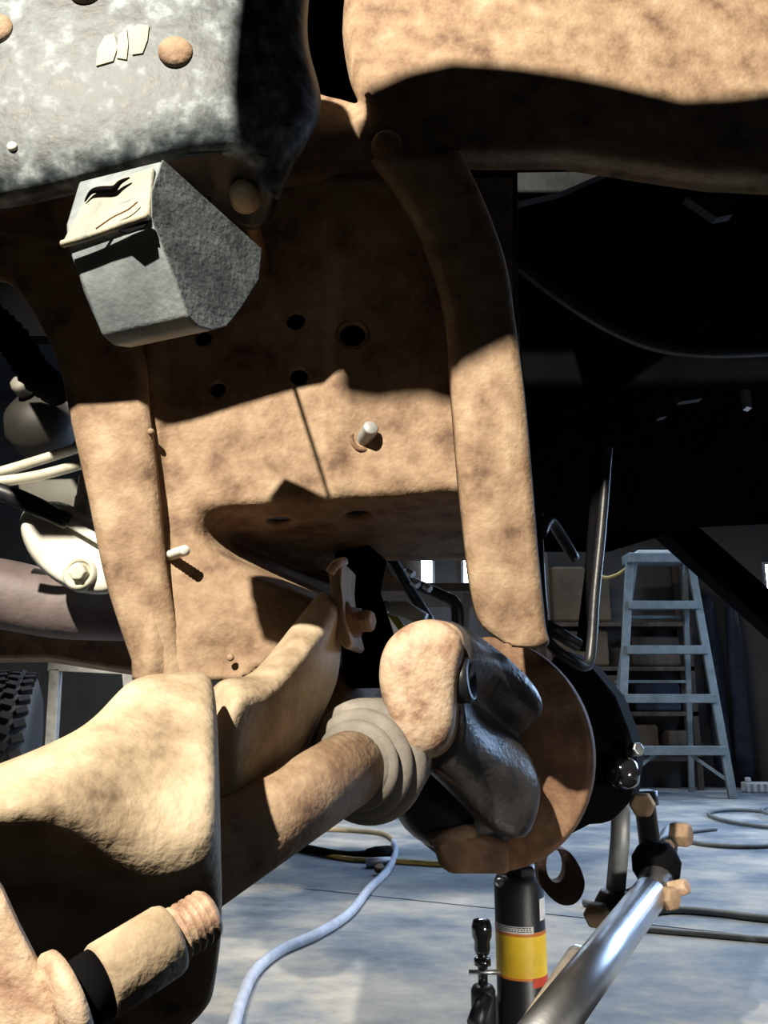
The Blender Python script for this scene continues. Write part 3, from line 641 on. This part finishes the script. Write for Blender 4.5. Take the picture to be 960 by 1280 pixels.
# ================================================================== LEFT SIDE: steering gear, hoses, crossmember
gear = thing('steering_gear', P(90, 700, 1.08), 'white-lit steering gear casting left of the spring tower', 'steering gear')
g = [(20, 640), (50, 628), (80, 622), (150, 668), (160, 745), (110, 744), (80, 735), (48, 712), (28, 680)]
bm = loft(B(), [PL([(86 + (x - 86) * k, 690 + (y - 690) * k, d) for x, y in g]) for k, d in ((.80, 1.062), (.97, 1.07), (1.0, 1.09), (1.0, 1.16), (.9, 1.2))])
obj('housing', bm, WHITEM, gear, sub=2)
obj('rib', bar(B(), P(44, 628, 1.06), P(150, 690, 1.06), .012, .02, up=(0, 1, 0)), WHITEM, gear, smooth=False, bevel=.003)
obj('boss', lathe(B(), P(101, 717, 1.066), (-.1, -1, .05), [(-.01, .024), (.006, .022), (.008, .017), (.004, .016), (.004, 0)], n=28), CREAM, gear)
hexbolt(gear, 'nut', P(101, 717, 1.06), (-.1, -1, .05), .012, .012, CREAM)
obj('fitting', lathe(B(), P(106, 622, 1.10), (0.05, 0, 1), [(-.03, .013), (0, .013), (.002, .0115), (.030, .0115), (.032, .008)], n=14), WHT, gear)
obj('fitting_nut', lathe(B(), P(112, 650, 1.09), (0.05, 0, 1), [(0, .018), (.022, .018)], n=6), GALV, gear, smooth=False)
obj('dark_lever', tube(B(), crom(PL([(-10, 612, 1.05), (20, 622, 1.05), (60, 640, 1.05), (90, 655, 1.06)]), 4), [.012] * 4 + [.013] * 4 + [.012] * 4 + [.006], n=10), BLK, gear)
for k, (pts, lab) in enumerate((([(-30, 596, 1.15), (0, 590, 1.15), (50, 575, 1.17), (110, 556, 1.2)], 'upper cream hydraulic hose behind the left flange'),
                 ([(-30, 604, 1.12), (0, 602, 1.12), (50, 594, 1.14), (110, 578, 1.17)], 'lower cream hydraulic hose just above the white gear'))):
    tag(obj('hydraulic_hose', tube(B(), crom(PL(pts), 6), .0078, n=14), CREAM, None), lab, 'hose', 'hydraulic hoses')
pump = thing('pump_housing', P(60, 560, 1.35), 'dim grey pump housing behind the cream hoses', 'pump')
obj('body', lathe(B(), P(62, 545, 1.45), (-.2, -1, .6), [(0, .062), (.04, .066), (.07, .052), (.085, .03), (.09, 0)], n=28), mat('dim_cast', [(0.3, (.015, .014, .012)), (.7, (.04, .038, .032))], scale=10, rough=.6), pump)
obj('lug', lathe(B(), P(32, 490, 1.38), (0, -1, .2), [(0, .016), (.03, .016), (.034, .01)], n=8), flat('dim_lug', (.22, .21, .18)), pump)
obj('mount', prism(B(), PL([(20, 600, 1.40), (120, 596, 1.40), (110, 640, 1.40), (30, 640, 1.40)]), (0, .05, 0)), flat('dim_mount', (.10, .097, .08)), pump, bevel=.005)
bh = crom(PL([(-40, 380, 1.0), (-10, 400, 1.0), (20, 430, 1.02), (45, 468, 1.05), (75, 490, 1.1)]), 8)
h = tag(obj('corrugated_hose', tube(B(), bh, [.021 + .003 * (i % 2) for i in range(len(bh))], n=16), BLKM, None), 'black corrugated hose at the upper left edge of the frame', 'hose')
cm_ = tag(obj('cross_tube', tube(B(), crom(PL([(-120, 728, 1.35), (0, 742, 1.35), (80, 758, 1.36), (170, 764, 1.38)]), 6), [.062 - .0007 * i for i in range(19)], n=28), PLUM, None), 'plum-brown cross tube below the white steering gear', 'tube')
cr2 = tag(obj('crossmember', loft(B(), [PL([(x, y0, d), (x, y0 + 8, d - .04), (x, y1, d - .03), (x, y1 + 6, d + .05), (x, y0, d + .06)]) for x, y0, y1, d in ((-90, 776, 824, 1.55), (60, 782, 822, 1.55), (190, 786, 842, 1.55))]), RUST, None, bevel=.006, angle=40), 'rusty crossmember under the plum-brown tube', 'crossmember')

# tire, lower left
ty = thing('tire', P(-10, 925, 2.6), 'dark knobby tire at the lower left behind the axle beam', 'tire')
tcx = P(-40, 880, 2.6); RT = .36
axt = Vector((.93, .30, 0)).normalized()
tc_ = Vector((tcx.x - .02, tcx.y + .28, RT))
obj('carcass', lathe(B(), tc_, axt, [(-.11, .20), (-.12, .28), (-.10, .34), (-.06, RT - .012), (.06, RT - .012), (.10, .34), (.12, .28), (.11, .20)], n=48), TYRE, ty)
ua = axt.cross(Vector((0, 0, 1))).normalized(); va = Vector((0, 0, 1)); cnt = 0
bm0 = B(); box(bm0, (-.017, -.012, -.012), (.017, .012, .008)); me_t = bpy.data.meshes.new('tread_block'); bm0.to_mesh(me_t); bm0.free(); me_t.materials.append(TYRE)
for k in range(44):
    for row in range(5):
        a = 2 * math.pi * (k + (.5 if row % 2 else 0)) / 44
        rad = ua * math.cos(a) + va * math.sin(a)
        if rad.y > .25: continue
        s = -.088 + .044 * row; rr = RT - (.012 if row in (0, 4) else .006)
        o = bpy.data.objects.new('tread_block', me_t); COL.objects.link(o); o.parent = ty
        tang = axt.cross(rad); M = Matrix((axt, tang, rad)).transposed().to_4x4()
        o.matrix_local = Matrix.Translation(tc_ + axt * s + rad * rr - Vector(ty['org'])) @ M @ Matrix.Rotation(.35 if row % 2 else -.35, 4, 'Z')

js = thing('stand_frame', PF(95, 930), 'grey square-tube stand beyond the tire at lower left', 'stand')
SD = 2.5
for a, b in (((70, 836), (52, 1156)), ((62, 832), (180, 838)), ((160, 838), (190, 1156))):
    obj('bar', bar(B(), P(*a, SD), P(*b, SD), .03, .03, up=(0, 1, 0)), GALV, js, smooth=False, bevel=.002)

# ================================================================== ITEMS SEEN THROUGH THE GAP
gp = thing('brake_hose', P(510, 740, 1.25), 'black brake hose with bright fittings in the gap under the tower', 'hose')
obj('hose', tube(B(), crom(PL([(425, 683, 1.2), (466, 680, 1.2), (490, 700, 1.22), (512, 736, 1.25), (538, 778, 1.27)]), 6), .0085, n=10), BLK, gp)
for x, y in ((510, 714), (516, 727), (531, 732)):
    obj('fitting', lathe(B(), P(x, y, 1.22), (.6, -.5, -.5), [(0, .006), (.012, .006)], n=6), STEEL, gp, smooth=False)
tag(obj('rubber_hose', tube(B(), crom(PL([(478, 640, 1.52), (484, 690, 1.5), (508, 724, 1.5), (548, 743, 1.5), (570, 757, 1.5), (572, 790, 1.5)]), 6), .012, n=12), BLK, None), 'thick black hose bending across the bright panes in the gap', 'hose')
tag(obj('yellow_cable', tube(B(), PL([(484, 760, 1.3), (506, 790, 1.28)]), .0062, n=10), flat('olive_yellow', (.42, .40, .05)), None), 'short olive yellow cable beside the bright fitting', 'cable')
ch = thing('chrome_fitting', P(510, 770, 1.2), 'shiny chrome fitting behind the top of the tan casting', 'fitting')
obj('tube', tube(B(), PL([(490, 760, 1.22), (506, 762, 1.21), (530, 776, 1.2)]), [.011, .013, .012], n=14), WHITEM, ch)  # chrome tube coloured white in place of its bright window reflection
obj('ball', lathe(B(), P(482, 759, 1.22), (-.5, -.6, .6), [(-.006, .008), (0, .010), (.006, .008), (.008, 0)], n=14), STEEL, ch)
tag(obj('reflection_strip', bar(B(), P(583, 742, 1.5), P(580, 796, 1.5), .014, .01, up=(0, 1, 0)), GALV, None, smooth=False), 'thin grey strip standing in for a reflection below the second pane', 'strip')  # strip added to draw a pale reflection, not a real bracket
dr = thing('round_drum', PF(486, 905), 'tan round drum seen through the gap behind the black hose', 'drum')
drc = P(484, 735, 3.2)
obj('shell', lathe(B(), Vector((drc.x, 3.3, 0)), (0, 0, 1), [(1.05, .13), (1.06, .14), (1.40, .14), (1.41, .13)], n=32), CARD, dr)
dr.location = (drc.x, 3.3, 1.05)
for c in dr.children: c.location = Vector(dr['org']) - Vector(dr.location)
sb = thing('storage_shelf', (drc.x + .1, 3.3, 0), 'dark wooden shelf standing behind the gap under the drum', 'shelf')
obj('board', box(B(), (drc.x - .6, 3.05, 1.02), (drc.x + .55, 3.6, 1.05)), WOODD, sb, smooth=False)
for xx in (drc.x - .58, drc.x + .51):
    obj('post', box(B(), (xx, 3.1, 0), (xx + .05, 3.15, 1.02)), WOODD, sb, smooth=False)
    obj('post', box(B(), (xx, 3.5, 0), (xx + .05, 3.55, 1.02)), WOODD, sb, smooth=False)
# dark plate behind the arm ear, widened to darken the gap
tag(obj('gap_dark_plate', prism(B(), PL([(418, 690, 1.12), (460, 680, 1.12), (484, 700, 1.12), (476, 740, 1.12), (492, 790, 1.12), (492, 860, 1.12), (430, 860, 1.12)]), (0, .03, 0)), BLKM, None, bevel=.004), 'black plate darkening the gap behind the bolt at the arm end', 'cover')
tag(obj('axle_tube', tube(B(), PL([(330, 930, 1.05), (400, 880, 1.15), (470, 800, 1.4)]), .055, n=20), RUSTD, None), 'dark rusty tube under the forged arm', 'tube')

# ================================================================== STEP LADDER
LY = 5.55
lad = thing('step_ladder', PF(845, 998), 'grey aluminium step ladder standing by the back wall', 'step ladder')
lx = lambda px, py: P(px, py, LY).x
zt_ = P(830, 700, LY).z; FLx0 = PF(776, 1000); FLx1 = PF(911, 997)
Yf = (FLx0.y + FLx1.y) / 2
def lad_pt(s, z, back=0.0):
    """s -1 left, +1 right; front rails lean back to the top"""
    xb = FLx0.x if s < 0 else FLx1.x
    xt = P(787, 700, Yf + .25).x if s < 0 else P(864, 720, Yf + .25).x
    k = z / zt_; yb = Yf + back; yt = Yf + .25
    return Vector((xb + (xt - xb) * k, yb + (yt - yb) * k, z))
zt_ = P(830, 700, Yf + .25).z
for s in (-1, 1): obj('rail', bar(B(), lad_pt(s, 0), lad_pt(s, zt_), .055, .03, up=(0, 1, 0)), ALU, lad, smooth=False, bevel=.003)
for py in (755, 812, 873, 937):
    z = P(840, py, Yf + .12).z; a = lad_pt(-1, z); b = lad_pt(1, z)
    st_ = obj('step', box(B(), (a.x, a.y - .045, z - .03), (b.x, a.y + .045, z + .028)), ALU, lad, smooth=False, bevel=.004)
    if py == 937:
        for s in (-1, 1):
            obj('brace', bar(B(), Vector((a.x + (b.x - a.x) * (.5 + .12 * s), a.y, z)), lad_pt(s, .10), .022, .012, up=(0, 1, 0)), ALU, lad, smooth=False)
for s in (-1, 1):
    p0 = lad_pt(s, 0, .40); p0.x += .02 * -s if s < 0 else -.12; p1 = lad_pt(s, zt_); p1.x += (-.04 if s > 0 else .04)
    obj('rear_leg', bar(B(), p0, p1, .035, .025, up=(0, 1, 0)), ALU, lad, smooth=False)
for z in (.3, .75, 1.2):
    k = z / zt_
    p = lad_pt(-1, z, .40); q = lad_pt(1, z, .40); q.x -= .10
    obj('rear_rung', bar(B(), p, q, .02, .02), ALU, lad, smooth=False)
a = lad_pt(-1, zt_); b = lad_pt(1, zt_)
obj('top_cap', box(B(), (a.x - .03, a.y - .09, zt_ - .03), (b.x + .03, a.y + .10, zt_ + .04)), ALU, lad, smooth=False, bevel=.008)
obj('tray', box(B(), (a.x + .05, a.y - .05, zt_ + .04), (b.x - .10, a.y + .06, zt_ + .065)), WHITEM, lad, smooth=False, bevel=.004)

# ================================================================== BACK WALL CLUTTER
bxs = [((700, 778), (880, 985), 'dark brown wooden crate on the floor behind the ladder, lowest left'), ]
def wall_box(name, x0, x1, y0, y1, Y, m, label, cat, depth=.3, group=None, zbase=None):
    a = P(x0, y1, Y); b = P(x1, y0, Y); z0 = a.z if zbase is None else zbase
    o = obj(name, box(B(), (a.x, Y, z0), (b.x, Y + depth, b.z)), m, None, smooth=False, bevel=.012)
    return tag(o, label, cat, group)
# shelving unit behind ladder with boards and goods
shf = thing('shelving_unit', (P(780, 900, 5.95).x, 6.17, 0), 'dark wooden shelving unit against the back wall behind the ladder', 'shelving')
shz = [P(780, y, 5.9).z for y in (775, 832, 890, 948)]
X0 = P(690, 850, 5.9).x; X1 = P(880, 850, 5.9).x
for z in shz: obj('board', box(B(), (X0, 6.06, z - .03), (X1, 6.29, z)), WOODD, shf, smooth=False)
for x in (X0, X1 - .04):
    for y in (6.06, 6.25): obj('post', box(B(), (x, y, 0), (x + .04, y + .04, 2.0)), WOODD, shf, smooth=False)
def good(px0, px1, k, h, m, label, name, cat):
    a = P(px0, 850, 5.95).x; b = P(px1, 850, 5.95).x; z = shz[k]
    bm = box(B(), (a, 6.08, z + .003), (b, 6.27, z + h))
    tag(obj(name, bm, m, None, smooth=False, bevel=.02), label, cat)
good(700, 745, 0, .42, CARD, 'tan sack on the top board left of the ladder', 'sack', 'sack')
good(752, 776, 0, .36, CARD, 'narrow tan box on the top board directly behind the ladder rail', 'cardboard_box', 'box')
good(698, 770, 1, .26, CARD, 'wide tan carton on the second shelf board', 'cardboard_box', 'box')
good(800, 862, 1, .22, WOODD, 'dark box between ladder steps on the second shelf board', 'storage_box', 'box')
good(742, 792, 2, .26, WOODD, 'dark box on the third shelf board beside the ladder rail', 'storage_box', 'box')
good(800, 858, 2, .2, CLOTH, 'black bin between the lower ladder steps', 'storage_bin', 'bin')
good(790, 826, 3, .22, CARD, 'small brown carton low behind the ladder', 'cardboard_box', 'box')
good(838, 872, 3, .18, WOODD, 'small dark case low behind the ladder', 'storage_case', 'case')
tag(obj('hanging_cord', tube(B(), crom(PL([(742, 715, 5.85), (756, 722, 5.85), (772, 718, 5.85), (786, 708, 5.85)]), 5), .012, n=8), CORDY, None), 'yellow cord sagging from the sack to the ladder', 'cord')
# right: brown board panel, hung jackets
bp_ = tag(obj('board_panel', box(B(), (P(934, 0, 6.2).x, 6.2, 0), (4.6, 6.26, P(940, 762, 6.2).z)), mat('brown_board', [(.3, (.10, .07, .045)), (.7, (.20, .15, .10))], scale=3, rough=.8, stretch=(5, 5, .6)), None, smooth=False), 'tall brown board leaning on the back wall at the right edge', 'board')
def jacket(x0, x1, y0, y1, Y, label, k):
    bm = B(); n = 9; rings = []
    top = P(x0, y0, Y).z; bot = P(x0, y1, Y).z; a = P(x0, 850, Y).x; b = P(x1, 850, Y).x
    for i in range(8):
        z = top + (bot - top) * i / 7; wv = .55 + .45 * min(1, i / 2.0); c = (a + b) / 2; hw = (b - a) / 2 * wv
        ring = []
        for j in range(16):
            q = 2 * math.pi * j / 16; rr = 1 + .16 * math.sin(3 * q + k + i * .4)
            ring.append(Vector((c + math.cos(q) * hw * rr, Y + .06 + math.sin(q) * .07 * rr, z)))
        rings.append(ring)
    loft(bm, rings); return tag(obj('jacket', bm, CLOTH, None, sub=1), label, 'jacket', 'jackets on the back wall')
jacket(886, 908, 740, 975, 6.15, 'dark jacket hanging just right of the ladder', 0)
jacket(916, 936, 752, 980, 6.15, 'dark navy jacket hanging beside the tall brown board', 2)
for hx_, hy_, lb_ in ((896, 742, 'small white hook above the jacket next to the ladder'), (926, 756, 'small white hook above the navy jacket by the brown board')):
    c_ = P(hx_, hy_ - 4, 6.29)
    tag(obj('coat_hook', tube(B(), [c_, c_ + Vector((0, -.10, -.02)), c_ + Vector((0, -.13, .04))], .014, n=8), WHT, None), lb_, 'hook', 'coat hooks on the back wall')
ph = thing('heater', PF(950, 991), 'white ribbed heater lying on the floor at the right edge', 'heater')
hx0 = PF(934, 991); 
obj('body', box(B(), (hx0.x, hx0.y, 0), (hx0.x + .5, hx0.y + .10, .065)), WHT, ph, smooth=False, bevel=.008)
for k in range(10): obj('fin', box(B(), (hx0.x + .03 + .045 * k, hx0.y - .008, .008), (hx0.x + .045 + .045 * k, hx0.y + .002, .058)), GALV, ph, smooth=False)
obj('knob', lathe(B(), (hx0.x + .03, hx0.y + .04, .065), (0, 0, 1), [(0, .02), (.03, .02), (.034, .012)], n=14), WHT, ph)

# ================================================================== CORDS ON THE FLOOR
def cord(name, pts, r, m, label, cat='cord', n=8, parent=None):
    o = obj(name, tube(B(), crom([PF(x, y, r) for x, y in pts], n), r, n=10), m, parent)
    return o if parent is not None else tag(o, label, cat)
cord('extension_cord', [(288, 1300), (300, 1255), (318, 1215), (350, 1188), (395, 1168), (436, 1142), (462, 1110), (484, 1088), (494, 1066), (492, 1052)], .0135, CORDB, 'pale blue cord curving across the concrete floor')
cord('tan_cord', [(492, 1050), (478, 1042), (440, 1038), (372, 1036), (300, 1042)], .0105, CORDT, 'thin tan cord running left from the end of the pale blue cord')
cord('air_line', [(330, 1046), (360, 1056), (400, 1066), (440, 1074), (490, 1076), (550, 1080), (620, 1084)], .0095, CORDY, 'yellow cord crossing under the black cord and its plug')
bc = thing('black_cord', PF(420, 1066), 'thick black cord ending in a plug beside the pale blue cord', 'cord')
cord('cable', [(320, 1042), (352, 1053), (395, 1063), (432, 1069), (460, 1068)], .016, BLKM, '', parent=bc)
obj('plug', tube(B(), [PF(458, 1068, .022), PF(470, 1067, .026), PF(486, 1064, .024)], [.02, .027, .022], n=14), BLKM, bc)
pb = thing('plug_coupler', PF(472, 1080), 'small dark coupler with a rusty nut next to the black plug', 'coupler')
obj('body', tube(B(), [PF(458, 1078, .018), PF(488, 1077, .018)], .018, n=12), CORDB, pb)
hexbolt(pb, 'nut', PF(474, 1088, .012), (0, -.6, 1), .020, .02, RUST)
co_ = [(PF(936, 1027).x + math.cos(a) * .30 + .01 * k, PF(936, 1027).y + math.sin(a) * .38, .012 + .004 * k) for k, a in enumerate(span(0, 4 * math.pi, 60))]
co_ = [(x, y, min(z, .012 + .018 * (i > 30))) for i, (x, y, z) in enumerate(co_)]
cl = thing('coiled_cord', PF(936, 1027), 'grey cord coiled on the floor in front of the heater', 'cord')
obj('coil', tube(B(), co_, .010, n=8), CORDG, cl)
cord('tail', [(990, 1056), (930, 1058), (880, 1055), (852, 1048), (862, 1040), (895, 1036)], .010, CORDG, '', parent=cl)
cord('floor_dark_line', [(1000, 1152), (940, 1146), (890, 1140), (840, 1137), (790, 1140), (730, 1128)], .011, CORDG, 'dark grey hose lying behind the tie rod on the floor', 'hose')
cord('floor_dark_line', [(1000, 1178), (930, 1172), (860, 1166), (790, 1160)], .008, CORDG, 'thin grey tube drawing a dark shadow line beside the tie rod', 'hose')  # tube laid where a dark shadow line crosses the floor
